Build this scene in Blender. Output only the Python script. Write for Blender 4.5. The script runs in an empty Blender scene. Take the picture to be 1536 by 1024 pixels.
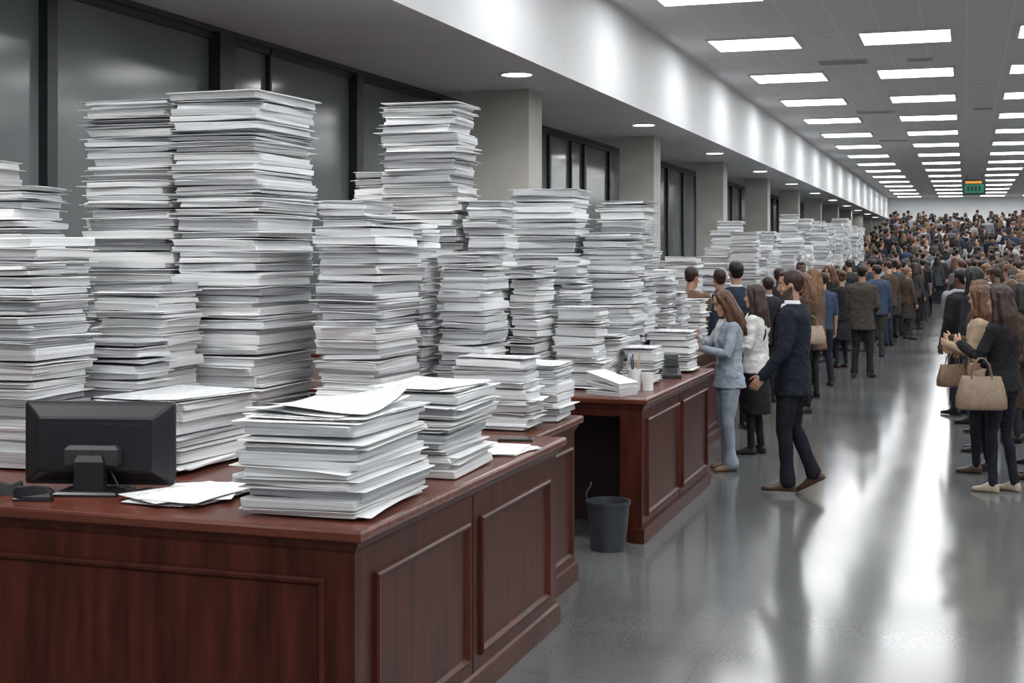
import bpy, math, random
from mathutils import Vector, Matrix, noise
scene = bpy.context.scene
COL = scene.collection

# ------------------------------------------------------------------ materials
MATS = {}
def mat(name, color=(.5,.5,.5), rough=.6, metal=0.0, emis=None, estr=0.0, coat=0.0, spec=None):
    if name in MATS: return MATS[name]
    m = bpy.data.materials.new(name); m.use_nodes = True
    b = m.node_tree.nodes['Principled BSDF']
    b.inputs['Base Color'].default_value = (*color, 1)
    b.inputs['Roughness'].default_value = rough
    b.inputs['Metallic'].default_value = metal
    if coat: 
        b.inputs['Coat Weight'].default_value = coat
        b.inputs['Coat Roughness'].default_value = .12
    if spec is not None: b.inputs['Specular IOR Level'].default_value = spec
    if emis:
        b.inputs['Emission Color'].default_value = (*emis, 1)
        b.inputs['Emission Strength'].default_value = estr
    MATS[name] = m
    return m

def noisy(name, c1, c2, scale=(1,1,1), nscale=5.0, rough=.6, bump=0.0, bdist=.01, detail=4, coat=0.0, lo=.3, hi=.7, roughvar=0.0, spec=None):
    if name in MATS: return MATS[name]
    m = mat(name, c1, rough, coat=coat, spec=spec)
    nt = m.node_tree; b = nt.nodes['Principled BSDF']
    tc = nt.nodes.new('ShaderNodeTexCoord'); mp = nt.nodes.new('ShaderNodeMapping')
    mp.inputs['Scale'].default_value = scale
    nz = nt.nodes.new('ShaderNodeTexNoise'); nz.inputs['Scale'].default_value = nscale; nz.inputs['Detail'].default_value = detail
    cr = nt.nodes.new('ShaderNodeValToRGB')
    cr.color_ramp.elements[0].position = lo; cr.color_ramp.elements[1].position = hi
    cr.color_ramp.elements[0].color = (*c1,1); cr.color_ramp.elements[1].color = (*c2,1)
    nt.links.new(tc.outputs['Object'], mp.inputs['Vector']); nt.links.new(mp.outputs['Vector'], nz.inputs['Vector'])
    nt.links.new(nz.outputs['Fac'], cr.inputs['Fac']); nt.links.new(cr.outputs['Color'], b.inputs['Base Color'])
    if bump:
        bp = nt.nodes.new('ShaderNodeBump'); bp.inputs['Strength'].default_value = bump; bp.inputs['Distance'].default_value = bdist
        nt.links.new(nz.outputs['Fac'], bp.inputs['Height']); nt.links.new(bp.outputs['Normal'], b.inputs['Normal'])
    if roughvar:
        mr = nt.nodes.new('ShaderNodeMapRange'); mr.inputs['To Min'].default_value = rough-roughvar; mr.inputs['To Max'].default_value = rough+roughvar
        nt.links.new(nz.outputs['Fac'], mr.inputs['Value']); nt.links.new(mr.outputs['Result'], b.inputs['Roughness'])
    return m

M_PAPER = [noisy('paper_edges_%d'%i, c1, c2, (1.5,1.5,260), 1.0, .85, .5, .004, 3, spec=.2) for i,(c1,c2) in enumerate([
    ((.56,.57,.58),(.86,.865,.87)), ((.44,.45,.465),(.77,.78,.79)), ((.68,.69,.70),(.92,.92,.92)), ((.28,.29,.31),(.56,.57,.59))])]
M_COVER = noisy('paper_cover',(.80,.81,.82),(.9,.9,.9),(3,3,3),4,.7,spec=.3)
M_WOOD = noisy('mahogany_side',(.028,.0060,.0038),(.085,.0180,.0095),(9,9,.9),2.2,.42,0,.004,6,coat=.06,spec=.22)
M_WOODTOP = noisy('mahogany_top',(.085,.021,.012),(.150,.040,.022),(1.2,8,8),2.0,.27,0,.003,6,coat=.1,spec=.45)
M_SEAM_SHADE = noisy('mahogany_seam_and_painted_shade',(.02,.008,.006),(.035,.014,.01),(5,5,1),2,.6)  # near-black mahogany: panel seams, and knee-hole shade put into the colour
M_BLACK = mat('black_plastic',(.012,.013,.016),.35)
M_BLACK2 = noisy('black_plastic_matte',(.02,.021,.024),(.035,.036,.04),(1,1,1),60,.5)
M_METAL = mat('brushed_metal',(.45,.46,.48),.3,1.0)
M_FRAME = noisy('window_frame_dark',(.016,.018,.021),(.026,.028,.032),(1,1,1),8,.4)
M_GLASS = noisy('tinted_glass',(.105,.124,.127),(.155,.175,.177),(.12,.25,.25),1.6,.12,lo=.35,hi=.65,spec=.5)
M_WALL = noisy('painted_wall',(.36,.36,.35),(.42,.42,.41),(1,1,1),2,.8)
M_COLUMN = noisy('column_plaster',(.42,.41,.38),(.50,.49,.455),(1,1,1),2.5,.75)
M_WHITE = noisy('white_bulkhead_plaster',(.66,.67,.68),(.71,.715,.72),(1,1,1),1.2,.6)
M_SOFFIT = noisy('soffit_plaster',(.60,.635,.66),(.66,.69,.715),(1,1,1),1.0,.5)
M_PANEL = mat('light_diffuser',(1,1,1),.5,emis=(.97,.985,1.0),estr=11.5)
M_DOWN = mat('downlight_lens',(1,1,1),.5,emis=(1,.98,.95),estr=22.0)

def printed():
    m = mat('printed_sheet',(.85,.85,.85),.7)
    nt=m.node_tree; b=nt.nodes['Principled BSDF']
    tc=nt.nodes.new('ShaderNodeTexCoord')
    w=nt.nodes.new('ShaderNodeTexWave'); w.wave_type='BANDS'; w.bands_direction='Y'; w.inputs['Scale'].default_value=22
    nt.links.new(tc.outputs['Object'],w.inputs['Vector'])
    mp=nt.nodes.new('ShaderNodeMapping'); mp.inputs['Scale'].default_value=(60,14,1)
    nt.links.new(tc.outputs['Object'],mp.inputs['Vector'])
    n=nt.nodes.new('ShaderNodeTexNoise'); n.inputs['Scale'].default_value=1.5
    nt.links.new(mp.outputs['Vector'],n.inputs['Vector'])
    g1=nt.nodes.new('ShaderNodeMath'); g1.operation='GREATER_THAN'; g1.inputs[1].default_value=.60
    g2=nt.nodes.new('ShaderNodeMath'); g2.operation='GREATER_THAN'; g2.inputs[1].default_value=.45
    nt.links.new(w.outputs['Fac'],g1.inputs[0]); nt.links.new(n.outputs['Fac'],g2.inputs[0])
    mu=nt.nodes.new('ShaderNodeMath'); mu.operation='MULTIPLY'
    nt.links.new(g1.outputs[0],mu.inputs[0]); nt.links.new(g2.outputs[0],mu.inputs[1])
    mx=nt.nodes.new('ShaderNodeMix'); mx.data_type='RGBA'
    mx.inputs['A'].default_value=(.80,.805,.81,1); mx.inputs['B'].default_value=(.34,.35,.37,1)
    nt.links.new(mu.outputs[0],mx.inputs['Factor']); nt.links.new(mx.outputs['Result'],b.inputs['Base Color'])
    return m
M_PRINT = printed()

def brickmat(name, c1, c2, mortar, size, msize, rough, extra_noise=0.0, bump=0.0):
    m = mat(name,c1,rough); nt=m.node_tree; b=nt.nodes['Principled BSDF']
    tc=nt.nodes.new('ShaderNodeTexCoord'); br=nt.nodes.new('ShaderNodeTexBrick')
    br.offset=0; br.squash=1
    br.inputs['Scale'].default_value=1; br.inputs['Brick Width'].default_value=size; br.inputs['Row Height'].default_value=size
    br.inputs['Mortar Size'].default_value=msize; br.inputs['Mortar Smooth'].default_value=.1
    br.inputs['Color1'].default_value=(*c1,1); br.inputs['Color2'].default_value=(*c2,1); br.inputs['Mortar'].default_value=(*mortar,1)
    nt.links.new(tc.outputs['Object'],br.inputs['Vector'])
    out=br.outputs['Color']
    if extra_noise:
        n=nt.nodes.new('ShaderNodeTexNoise'); n.inputs['Scale'].default_value=90; n.inputs['Detail'].default_value=6
        n2=nt.nodes.new('ShaderNodeTexNoise'); n2.inputs['Scale'].default_value=.7; n2.inputs['Detail'].default_value=5
        nt.links.new(tc.outputs['Object'],n.inputs['Vector']); nt.links.new(tc.outputs['Object'],n2.inputs['Vector'])
        ad=nt.nodes.new('ShaderNodeMath'); ad.operation='ADD'
        nt.links.new(n.outputs['Fac'],ad.inputs[0]); nt.links.new(n2.outputs['Fac'],ad.inputs[1])
        mr=nt.nodes.new('ShaderNodeMapRange'); mr.inputs['From Min'].default_value=.6; mr.inputs['From Max'].default_value=1.4
        mr.inputs['To Min'].default_value=1-extra_noise; mr.inputs['To Max'].default_value=1+extra_noise
        nt.links.new(ad.outputs[0],mr.inputs['Value'])
        vm=nt.nodes.new('ShaderNodeVectorMath'); vm.operation='SCALE'
        nt.links.new(out,vm.inputs[0]); nt.links.new(mr.outputs['Result'],vm.inputs['Scale']); out=vm.outputs['Vector']
        mr2=nt.nodes.new('ShaderNodeMapRange'); mr2.inputs['To Min'].default_value=rough-.04; mr2.inputs['To Max'].default_value=rough+.06
        nt.links.new(n2.outputs['Fac'],mr2.inputs['Value']); nt.links.new(mr2.outputs['Result'],b.inputs['Roughness'])
    nt.links.new(out,b.inputs['Base Color'])
    return m
M_FLOOR = brickmat('polished_terrazzo',(.112,.116,.115),(.120,.124,.123),(.095,.098,.098),1.2,.003,.13,.28)
M_FLOOR.node_tree.nodes['Principled BSDF'].inputs['Specular IOR Level'].default_value=.6
M_CEIL = brickmat('acoustic_ceiling_tile',(.66,.67,.68),(.69,.70,.71),(.78,.78,.78),.6,.012,.85)

# ------------------------------------------------------------------ mesh builder
class MB:
    def __init__(s): s.v=[]; s.f=[]; s.m=[]
    def add(s, vs, fs, m=0):
        o=len(s.v); s.v.extend([Vector(v) for v in vs])
        for i,f in enumerate(fs):
            s.f.append([o+k for k in f]); s.m.append(m[i] if isinstance(m,list) else m)
    def merge(s, o, T=None):
        k=len(s.v); s.v.extend([ (T@v if T else v.copy()) for v in o.v]); s.f.extend([[k+i for i in f] for f in o.f]); s.m.extend(o.m)
    def obj(s, name, mats, loc=(0,0,0), rotz=0.0, smooth=False, parent=None, auto=None):
        me=bpy.data.meshes.new(name); me.from_pydata([tuple(v) for v in s.v],[],s.f)
        for mm in mats: me.materials.append(mm)
        me.polygons.foreach_set('material_index', s.m)
        if smooth: me.polygons.foreach_set('use_smooth',[True]*len(s.f))
        me.update()
        ob=bpy.data.objects.new(name,me); COL.objects.link(ob); ob.location=loc; ob.rotation_euler=(0,0,rotz)
        if parent: ob.parent=parent
        if auto is not None:
            try: me.set_sharp_from_angle(angle=auto)
            except Exception: pass
        return ob
def box(mb,x0,x1,y0,y1,z0,z1,m=0):
    mb.add([(x0,y0,z0),(x1,y0,z0),(x1,y1,z0),(x0,y1,z0),(x0,y0,z1),(x1,y0,z1),(x1,y1,z1),(x0,y1,z1)],
           [(0,3,2,1),(4,5,6,7),(0,1,5,4),(1,2,6,5),(2,3,7,6),(3,0,4,7)],m)
def loft(mb, rings, m=0, caps=True):
    n=len(rings[0]); vs=[p for r in rings for p in r]; fs=[]
    for i in range(len(rings)-1):
        for j in range(n):
            a=i*n+j; b=i*n+(j+1)%n; fs.append((a,b,b+n,a+n))
    if caps:
        fs.append(tuple(reversed(range(n)))); fs.append(tuple((len(rings)-1)*n+k for k in range(n)))
    mb.add(vs,fs,m)
def rect_loft(mb,x0,x1,y0,y1,prof,m=0):
    loft(mb,[[Vector((x0+i,y0+i,z)),Vector((x1-i,y0+i,z)),Vector((x1-i,y1-i,z)),Vector((x0+i,y1-i,z))] for z,i in prof],m)
def ell(c,u,v,a,b,n,pw=1.0):
    out=[]
    for k in range(n):
        t=2*math.pi*k/n; cs,sn=math.cos(t),math.sin(t)
        if pw!=1: cs=math.copysign(abs(cs)**pw,cs); sn=math.copysign(abs(sn)**pw,sn)
        out.append(c+u*(a*cs)+v*(b*sn))
    return out
def tube(mb,pts,rad,n=10,m=0,ref=Vector((0,1,0)),round_=True):
    pts=[Vector(p) for p in pts]; R=[(r,r) if not isinstance(r,(tuple,list)) else r for r in rad]
    rings=[]
    N=len(pts); tang=[]
    for i in range(N):
        t=(pts[min(i+1,N-1)]-pts[max(i-1,0)]); tang.append(t.normalized())
    def ring(c,t,r,k=1):
        u=ref-t*ref.dot(t)
        if u.length<1e-3: u=Vector((1,0,0))-t*t.x
        u.normalize(); v=t.cross(u)
        return ell(c,v,u,r[0]*k,r[1]*k,n)
    if round_:
        e=min(R[0]); rings.append(ring(pts[0]-tang[0]*e*.8,tang[0],R[0],.45)); rings.append(ring(pts[0]-tang[0]*e*.45,tang[0],R[0],.85))
    for i in range(N): rings.append(ring(pts[i],tang[i],R[i]))
    if round_:
        e=min(R[-1]); rings.append(ring(pts[-1]+tang[-1]*e*.45,tang[-1],R[-1],.85)); rings.append(ring(pts[-1]+tang[-1]*e*.8,tang[-1],R[-1],.45))
    loft(mb,rings,m)
def ellipsoid(mb,c,r,n=12,k=8,m=0):
    c=Vector(c); rings=[]
    for i in range(1,k):
        a=math.pi*i/k; z=-math.cos(a); s=math.sin(a)
        rings.append(ell(c+Vector((0,0,z*r[2])),Vector((1,0,0)),Vector((0,1,0)),r[0]*s,r[1]*s,n))
    loft(mb,rings,m)
def nested_panel(mb,o,ud,vd,nd,w,h,prof,m=0):
    o=Vector(o);ud=Vector(ud);vd=Vector(vd);nd=Vector(nd)
    rings=[]
    for ins,ht in prof:
        rings.append([o+ud*ins+vd*ins+nd*ht,o+ud*(w-ins)+vd*ins+nd*ht,o+ud*(w-ins)+vd*(h-ins)+nd*ht,o+ud*ins+vd*(h-ins)+nd*ht])
    loft(mb,rings,m,caps=False)
    mb.add(rings[-1],[(0,1,2,3)],m)
PROF=[(0,-.002),(.002,.014),(.010,.021),(.020,.019),(.028,.008),(.034,.002)]

# ------------------------------------------------------------------ room
mb=MB(); box(mb,-6.6,9,-14,86,-.1,0); mb.obj('floor',[M_FLOOR])
mb=MB(); box(mb,-4.40,9,-14,86,5.21,5.31); mb.obj('ceiling',[M_CEIL])
mb2=MB(); box(mb2,-6.6,-4.47,-14,86,3.99,4.15,0); mb2.obj('ceiling_soffit',[M_SOFFIT])
mb3=MB(); box(mb3,-4.47,-4.40,-14,86,3.975,5.31,0); mb3.obj('wall_bulkhead',[M_WHITE])
mb=MB(); box(mb,9,9.2,-14,86,0,5.3); mb.obj('wall_right',[M_WALL])
mb=MB(); box(mb,-6.6,9,84,84.2,0,5.3); mb.obj('wall_far',[M_WHITE])
mb=MB()
box(mb,-6.62,-6.46,-14,86,0,.25,0); box(mb,-6.62,-6.46,-14,86,3.94,3.99,1)
mb.obj('wall_left',[M_WALL,M_FRAME])
mb=MB(); box(mb,-6.58,-6.54,-14,86,.25,3.94,0)
def mull(y,w,d=.1): box(mb,-6.54,-6.54+d,y-w/2,y+w/2,.25,3.94,1)
for y in (3.2,8.58): mull(y,.12,.08)
mull(5.9,.05,.06)
mull(11.05,.26,.12); mull(12.0,.04,.05); mull(13.98,.17,.10)
cols=[16.3+7.2*k for k in range(10)]
for c in cols:
    for q,w in ((-.1,.14),(1.7,.12),(3.4,.05),(4.9,.09),(6.2,.05)):
        mull(c+q+.3,w,.05)
box(mb,-6.54,-6.49,-14,86,3.88,3.94,1); box(mb,-6.54,-6.44,-14,86,.25,.34,1)
mb.obj('window_1',[M_GLASS,M_FRAME])
mb=MB()
for c in cols: rect_loft(mb,-6.1 if c<17 else -5.82,-5.2,c,c+.55,[(0,0),(3.99,0)],0)
mb.obj('wall_column_piers',[M_COLUMN])
mb=MB()
for c in cols: box(mb,-6.115 if c<17 else -5.835,-5.185,c-.015,c+.565,0,.12,0)
mb.obj('baseboard_left',[M_FRAME])

mb=MB()
ys=[21.4+4.3*k for k in range(-8,15)]
for x in (-3.12,-.87,1.38,3.63,5.88,8.0):
    for y in ys:
        if y>82: continue
        box(mb,x-.64,x+.64,y-.58,y+.58,5.185,5.2,0)
        for (a,b,c,d) in ((x-.68,x-.64,y-.62,y+.62),(x+.64,x+.68,y-.62,y+.62),(x-.64,x+.64,y-.62,y-.58),(x-.64,x+.64,y+.58,y+.62)):
            box(mb,a,b,c,d,5.175,5.212,1)
mb.obj('ceiling_light_panels',[M_PANEL,M_WHITE])
mb=MB()
Z=Vector((0,0,1));X=Vector((1,0,0));Y=Vector((0,1,0))
dl=[14.9+6.5*k for k in range(0,11)]+[1.2,4.6,8.4]  # near ones are out of view; the middle one is added to brighten the towers
for y in dl:
    c=Vector((-4.9,y,0))
    loft(mb,[ell(c+Z*3.982,X,Y,.17,.17,24),ell(c+Z*3.989,X,Y,.17,.17,24)],0)
    n=24; a=ell(c+Z*3.992,X,Y,.215,.215,n); b=ell(c+Z*3.974,X,Y,.205,.205,n); d=ell(c+Z*3.974,X,Y,.175,.175,n); e=ell(c+Z*3.99,X,Y,.17,.17,n)
    loft(mb,[a,b,d,e],1,caps=False)
    if y<48:
        L=bpy.data.lights.new('downlight_beam','SPOT'); L.energy=130 if y>9 else 200; L.spot_size=math.radians(150); L.spot_blend=.8; L.shadow_soft_size=.15; L.color=(1,.985,.96)
        lo=bpy.data.objects.new('downlight_beam',L); COL.objects.link(lo); lo.location=(-4.9,y,3.96)
mb.obj('recessed_downlights',[M_DOWN,M_WHITE])
mb=MB()
def vent(x,y,w,l):
    box(mb,x-w/2,x+w/2,y-l/2,y+l/2,5.19,5.212,0)
    k=7
    for i in range(k):
        yy=y-l/2+l*(i+.5)/k; box(mb,x-w/2+.03,x+w/2-.03,yy-l/k*.28,yy+l/k*.28,5.182,5.192,1)
for x,y in ((-2.0,23.9),(-.75,24.0),(-2.0,32.6),(.35,32.6),(-2,41)): vent(x,y,.85 if x==-2.0 else .45,.55 if x==-2.0 else .3)
mb.obj('ceiling_air_vent',[M_WHITE,M_WALL])
mb=MB()
for x,y in ((-2.05,21.2),(.25,21.6),(-2.0,26.5),(.2,28.0),(-2.3,15)):
    c=Vector((x,y,5.17)); loft(mb,[ell(c,X,Y,.05,.05,16),ell(c+Z*.02,X,Y,.085,.085,16),ell(c+Z*.042,X,Y,.09,.09,16)],0)
mb.obj('smoke_detector',[M_WHITE])
mb=MB(); sg=mat('green_sign_face',(.01,.10,.06),.4,emis=(.02,.30,.15),estr=.35); so=mat('amber_sign_text',(.5,.2,.02),.4,emis=(.9,.35,.05),estr=.6)
rect_loft(mb,-.15,.75,60,60.16,[(4.36,.0),(4.38,-.01),(4.98,-.01),(5.0,0)],0)
box(mb,-.08,.68,59.985,59.99,4.45,4.80,1); box(mb,-.05,.6,59.985,59.99,4.84,4.94,2)
for x in (.0,.6): box(mb,x-.015,x+.015,60.07,60.1,5.0,5.21,0)
for i in range(4): box(mb,.02+i*.15,.1+i*.15,59.975,59.985,4.52,4.72,0)
mb.obj('hanging_exit_sign',[M_FRAME,sg,so])
mb=MB()
for k in range(17): box(mb,-4.35,8.98,50+1.8*k,83.98,.15*k,.15*(k+1),0)
mb.obj('tiered_steps',[M_FLOOR])

# ------------------------------------------------------------------ counters
def counter(x0,x1,y0,y1,sidepanels,frontpanels,zt=.97,knee=None,knob=False,name='wooden_counter'):
    mb=MB(); zb=zt-.045
    if knee is None:
        rect_loft(mb,x0,x1,y0,y1,[(0,0),(zb,0)],0)
    else:
        kx0,kx1,kd,kz=knee
        box(mb,x0,x1,y0+kd,y1,0,zb,0); box(mb,kx1,x1,y0,y0+kd,0,zb,0); box(mb,x0,kx0,y0,y0+kd,0,zb,0)
        box(mb,kx0,kx1,y0,y0+kd,kz,zb,0); box(mb,kx0+.002,kx1-.002,y0+kd-.01,y0+kd-.002,0,kz,2)  # dark sheet over the knee-hole back paints in its shade
    if knee is None: rect_loft(mb,x0-.02,x1+.02,y0-.02,y1+.02,[(0,0),(.085,0),(.1,.008),(.11,.02)],0)
    else: box(mb,x1-.05,x1+.02,y0-.02,y1+.02,0,.1,0)
    rect_loft(mb,x0-.022,x1+.022,y0-.022,y1+.022,[(zb-.045,.022),(zb-.03,.012),(zb-.01,.002),(zb,0)],0)
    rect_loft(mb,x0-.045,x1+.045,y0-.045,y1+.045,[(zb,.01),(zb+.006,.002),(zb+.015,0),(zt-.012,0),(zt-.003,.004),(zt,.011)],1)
    for i,(a,b,za,zbb) in enumerate(sidepanels):
        nested_panel(mb,(x1,a,za),(0,1,0),(0,0,1),(1,0,0),b-a,zbb-za,PROF,0)
        if i: box(mb,x1-.002,x1+.003,a-.075,a-.068,.11,zb-.045,2)
    for a,b,za,zbb in frontpanels:
        nested_panel(mb,(a,y0,za),(1,0,0),(0,0,1),(0,-1,0),b-a,zbb-za,PROF,0)
    if knob:
        tube(mb,[(x1,y0+.16,.6),(x1+.02,y0+.16,.6)],[.008,.008],10,3,ref=Z); ellipsoid(mb,(x1+.03,y0+.16,.6),(.014,.016,.016),12,8,3)
    return mb.obj(name,[M_WOOD,M_WOODTOP,M_SEAM_SHADE,M_BLACK])
counter(-6.1,-2.03,4.36,6.83,[(4.52,5.5,.17,.78),(5.64,6.68,.17,.78)],[(-4.6,-2.14,.15,.79),(-6.0,-4.7,.15,.79)])
counter(-6.1,-2.2,6.93,7.78,[(7.0,7.7,.15,.80)],[],knob=True)
counter(-6.1,-2.05,8.9,11.35,[(9.02,10.1,.16,.82),(10.22,11.25,.16,.82)],[],knee=(-3.4,-2.2,.7,.84))
counter(-6.1,-2.47,11.9,14.3,[(12.0,13,.16,.82),(13.1,14.2,.16,.82)],[])
for k in range(6):
    y=16.4+5*k; counter(-4.4,-2.95,y,y+4.2,[(y+.1+1.35*j,y+1.3+1.35*j,.16,.82) for j in range(3)],[])

# ------------------------------------------------------------------ paper stacks
def slab(mb,w,l,z,t,ox,oy,rot,r,m,tilt=.003,sag=0.0,shear=0.0,droop=0.0):
    n=4; per=[]
    cs=[(-.5,-.5),(.5,-.5),(.5,.5),(-.5,.5)]
    for i in range(4):
        a=cs[i]; b=cs[(i+1)%4]
        for j in range(n):
            f=j/n; 
            if j==0: f=.012
            per.append((a[0]+(b[0]-a[0])*f,a[1]+(b[1]-a[1])*f))
            if j==n-1: per.append((a[0]+(b[0]-a[0])*.988,a[1]+(b[1]-a[1])*.988))
    c,s=math.cos(rot),math.sin(rot)
    tx,ty=r.uniform(-tilt,tilt),r.uniform(-tilt,tilt); ph=r.uniform(0,6.3); am=r.uniform(0,.0022)
    sx,sy=r.uniform(-shear,shear),r.uniform(-shear,shear)
    dc=r.choice(cs)
    def ring(zz,kx,ky,ins=0):
        out=[]
        for (u,v) in per:
            x=u*(w-ins)+kx; y=v*(l-ins)+ky
            dz=tx*u*2+ty*v*2+am*math.sin(ph+6*u+5*v)-sag*(u*u+v*v)*2
            if droop: dz-=droop*max(0,(u*dc[0]+v*dc[1])*2-.55)**2*4
            out.append(Vector((ox+x*c-y*s,oy+x*s+y*c,zz+dz)))
        return out
    R=[ring(z,0,0,.003),ring(z+t*.12,0,0),ring(z+t*.88,sx,sy),ring(z+t,sx,sy,.003)]
    loft(mb,R,m)
def stack(x0,x1,y0,y1,z1,seed,z0=.97,rot=0.0,top=None,coarse=1.0,name='paper_stack'):
    r=random.Random(seed); mb=MB(); W=x1-x0; L=y1-y0; z=0.006; H=z1-z0
    dx=dy=0
    while z<H-.008:
        t=min(r.choice((.010,.014,.018,.024,.03,.036,.044))*r.uniform(.85,1.2)*coarse,max(H-z,.012))
        dx=max(-.028,min(.028,dx*.6+r.uniform(-.022,.022))); dy=max(-.028,min(.028,dy*.6+r.uniform(-.022,.022)))
        k=r.random(); m=0 if k<.42 else (1 if k<.70 else (2 if k<.90 else 3))
        rr=r.gauss(0,.032)
        slab(mb,W*r.uniform(.87,1.0),L*r.uniform(.88,1.0),z,t,dx,dy,rr,r,m,.0045,0,.009)
        z+=t
        if r.random()<.62:
            c=r.uniform(.0025,.005)
            slab(mb,W*r.uniform(.97,1.06),L*r.uniform(.97,1.05),z+.002,c,dx+r.uniform(-.015,.015),dy+r.uniform(-.015,.015),r.gauss(0,.045),r,4 if r.random()<.8 else 3,.004,r.uniform(0,.008))
            z+=c+.002
            if r.random()<.35: z+=.007
        if r.random()<.22:
            slab(mb,W*r.uniform(.95,1.03),L*r.uniform(.95,1.03),z+.0015,.0015,dx+r.uniform(-.035,.035),dy+r.uniform(-.035,.035),r.gauss(0,.07),r,4,.003,.002,0,r.uniform(.006,.018)); z+=.003
    if top:
        for q in range(3): slab(mb,W*r.uniform(.9,1.02),L*r.uniform(.9,1.0),z+.002+q*.003,.0018,r.uniform(-.015,.015),r.uniform(-.02,.02),r.gauss(0,.09),r,5,.004,-.004)
    return mb.obj(name,M_PAPER+[M_COVER,M_PRINT],((x0+x1)/2,(y0+y1)/2,z0+.001),rot)
ST=[
(-2.55,-2.06,4.44,5.13,1.315,1),(-2.44,-2.07,5.40,5.95,1.34,1),(-2.66,-2.24,6.99,7.26,1.35,1),(-2.44,-2.2,7.40,7.74,1.28,1),
(-3.66,-3.22,5.15,5.82,1.27,1),(-4.38,-3.86,5.0,5.45,2.0,0),(-5.1,-4.52,5.75,6.12,2.27,0),(-5.7,-5.18,6.3,6.62,2.45,0),
(-4.25,-3.84,5.95,6.33,1.78,0),(-4.69,-4.11,6.5,7.05,2.77,0),(-4.08,-3.54,6.42,7.1,2.80,0),(-3.27,-2.90,6.5,7.1,2.08,0),
(-3.62,-3.30,7.26,7.68,2.24,0),(-3.22,-2.93,7.2,7.5,2.10,0),(-3.97,-3.38,8.95,9.38,2.99,0),(-4.36,-4.03,9.3,9.65,2.53,0),
(-2.88,-2.60,7.32,7.74,1.93,0),(-3.32,-3.04,8.95,9.25,2.29,0),(-2.99,-2.80,8.95,9.42,1.84,0),(-3.37,-2.83,10.05,10.5,2.44,0),
(-2.86,-2.68,9.66,9.98,1.9,0),(-2.76,-2.45,9.27,9.6,1.53,1),(-2.86,-2.46,10.8,11.25,2.36,0),(-2.79,-2.40,10.08,10.55,2.09,0),
(-2.38,-2.15,9.72,10.02,1.22,1),(-2.45,-2.12,10.86,11.28,1.27,1),(-2.64,-2.41,9.66,9.98,1.3,1),
(-2.83,-2.52,11.95,12.35,1.79,0),(-3.2,-2.88,12.0,12.4,2.05,0),(-2.8,-2.52,12.5,12.9,1.55,1),(-3.1,-2.75,13.0,13.4,1.75,0),(-2.8,-2.5,13.55,13.95,1.45,1),
(-3.8,-3.45,9.5,9.9,2.2,0),(-4.1,-3.7,5.56,5.86,1.5,0)]
for i,(a,b,c,d,z,t) in enumerate(ST):
    stack(a,b,c,d,z,100+i,top=t)
r=random.Random(5)
for k in range(6):
    y=16.5+5*k
    yy=y
    while yy<y+3.6:
        for x in (-3.3,-3.85):
            if r.random()<.22+.1*(k==0): continue
            lim=(1.5,2.0) if k==0 else ((1.9,2.5) if k<3 else (2.3,2.9))
            stack(x-.22+r.uniform(-.02,.02),x+.2,yy,yy+.45,r.uniform(*lim),500+int(yy*10)+int(x*7),coarse=1.5)
        yy+=.6 if k else .8

def sheet(name,w,l,loc,rotz,curl=0.02,seed=1,m=M_PRINT):
    r=random.Random(seed); n=14; mb=MB(); ph=r.uniform(0,6)
    vs=[];fs=[]
    for i in range(n+1):
        for j in range(n+1):
            u=i/n-.5; v=j/n-.5
            z=curl*(max(0,u+v-.15)**2*1.4+max(0,-u-v-.3)**2)+curl*.12*(1+math.sin(ph+5*u-2*v))+.0015
            vs.append((u*w,v*l,z))
    for i in range(n):
        for j in range(n):
            a=i*(n+1)+j; fs.append((a,a+n+1,a+n+2,a+1))
    k=len(vs); vs2=vs+[(x,y,z-.0012) for x,y,z in vs]
    fs2=fs+[tuple(k+q for q in reversed(f)) for f in fs]
    mb.add(vs2,fs2,0)
    return mb.obj(name,[m],loc,rotz,smooth=True)
sheet('paper_sheet',.42,.58,(-2.30,4.80,1.345),.10,.06,3)
sheet('paper_sheet',.42,.52,(-2.32,4.76,1.337),-.14,.03,4,M_COVER)
def papers(name,loc,w,l,k,seed,spread=.05):
    r=random.Random(seed); mb=MB()
    for q in range(k):
        slab(mb,w*r.uniform(.9,1),l*r.uniform(.9,1),.002+q*.0035,.0025,r.uniform(-spread,spread),r.uniform(-spread,spread),r.gauss(0,.2),r,0 if q%2 else 1,.0008,0)
    return mb.obj(name,[M_PRINT,M_COVER],loc,0)
papers('loose_papers',(-2.90,4.72,.971),.30,.40,7,3)
papers('loose_papers',(-2.74,5.03,.971),.22,.34,5,9,.02)
papers('loose_papers',(-2.13,6.3,.971),.22,.36,3,5,.01)

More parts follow.
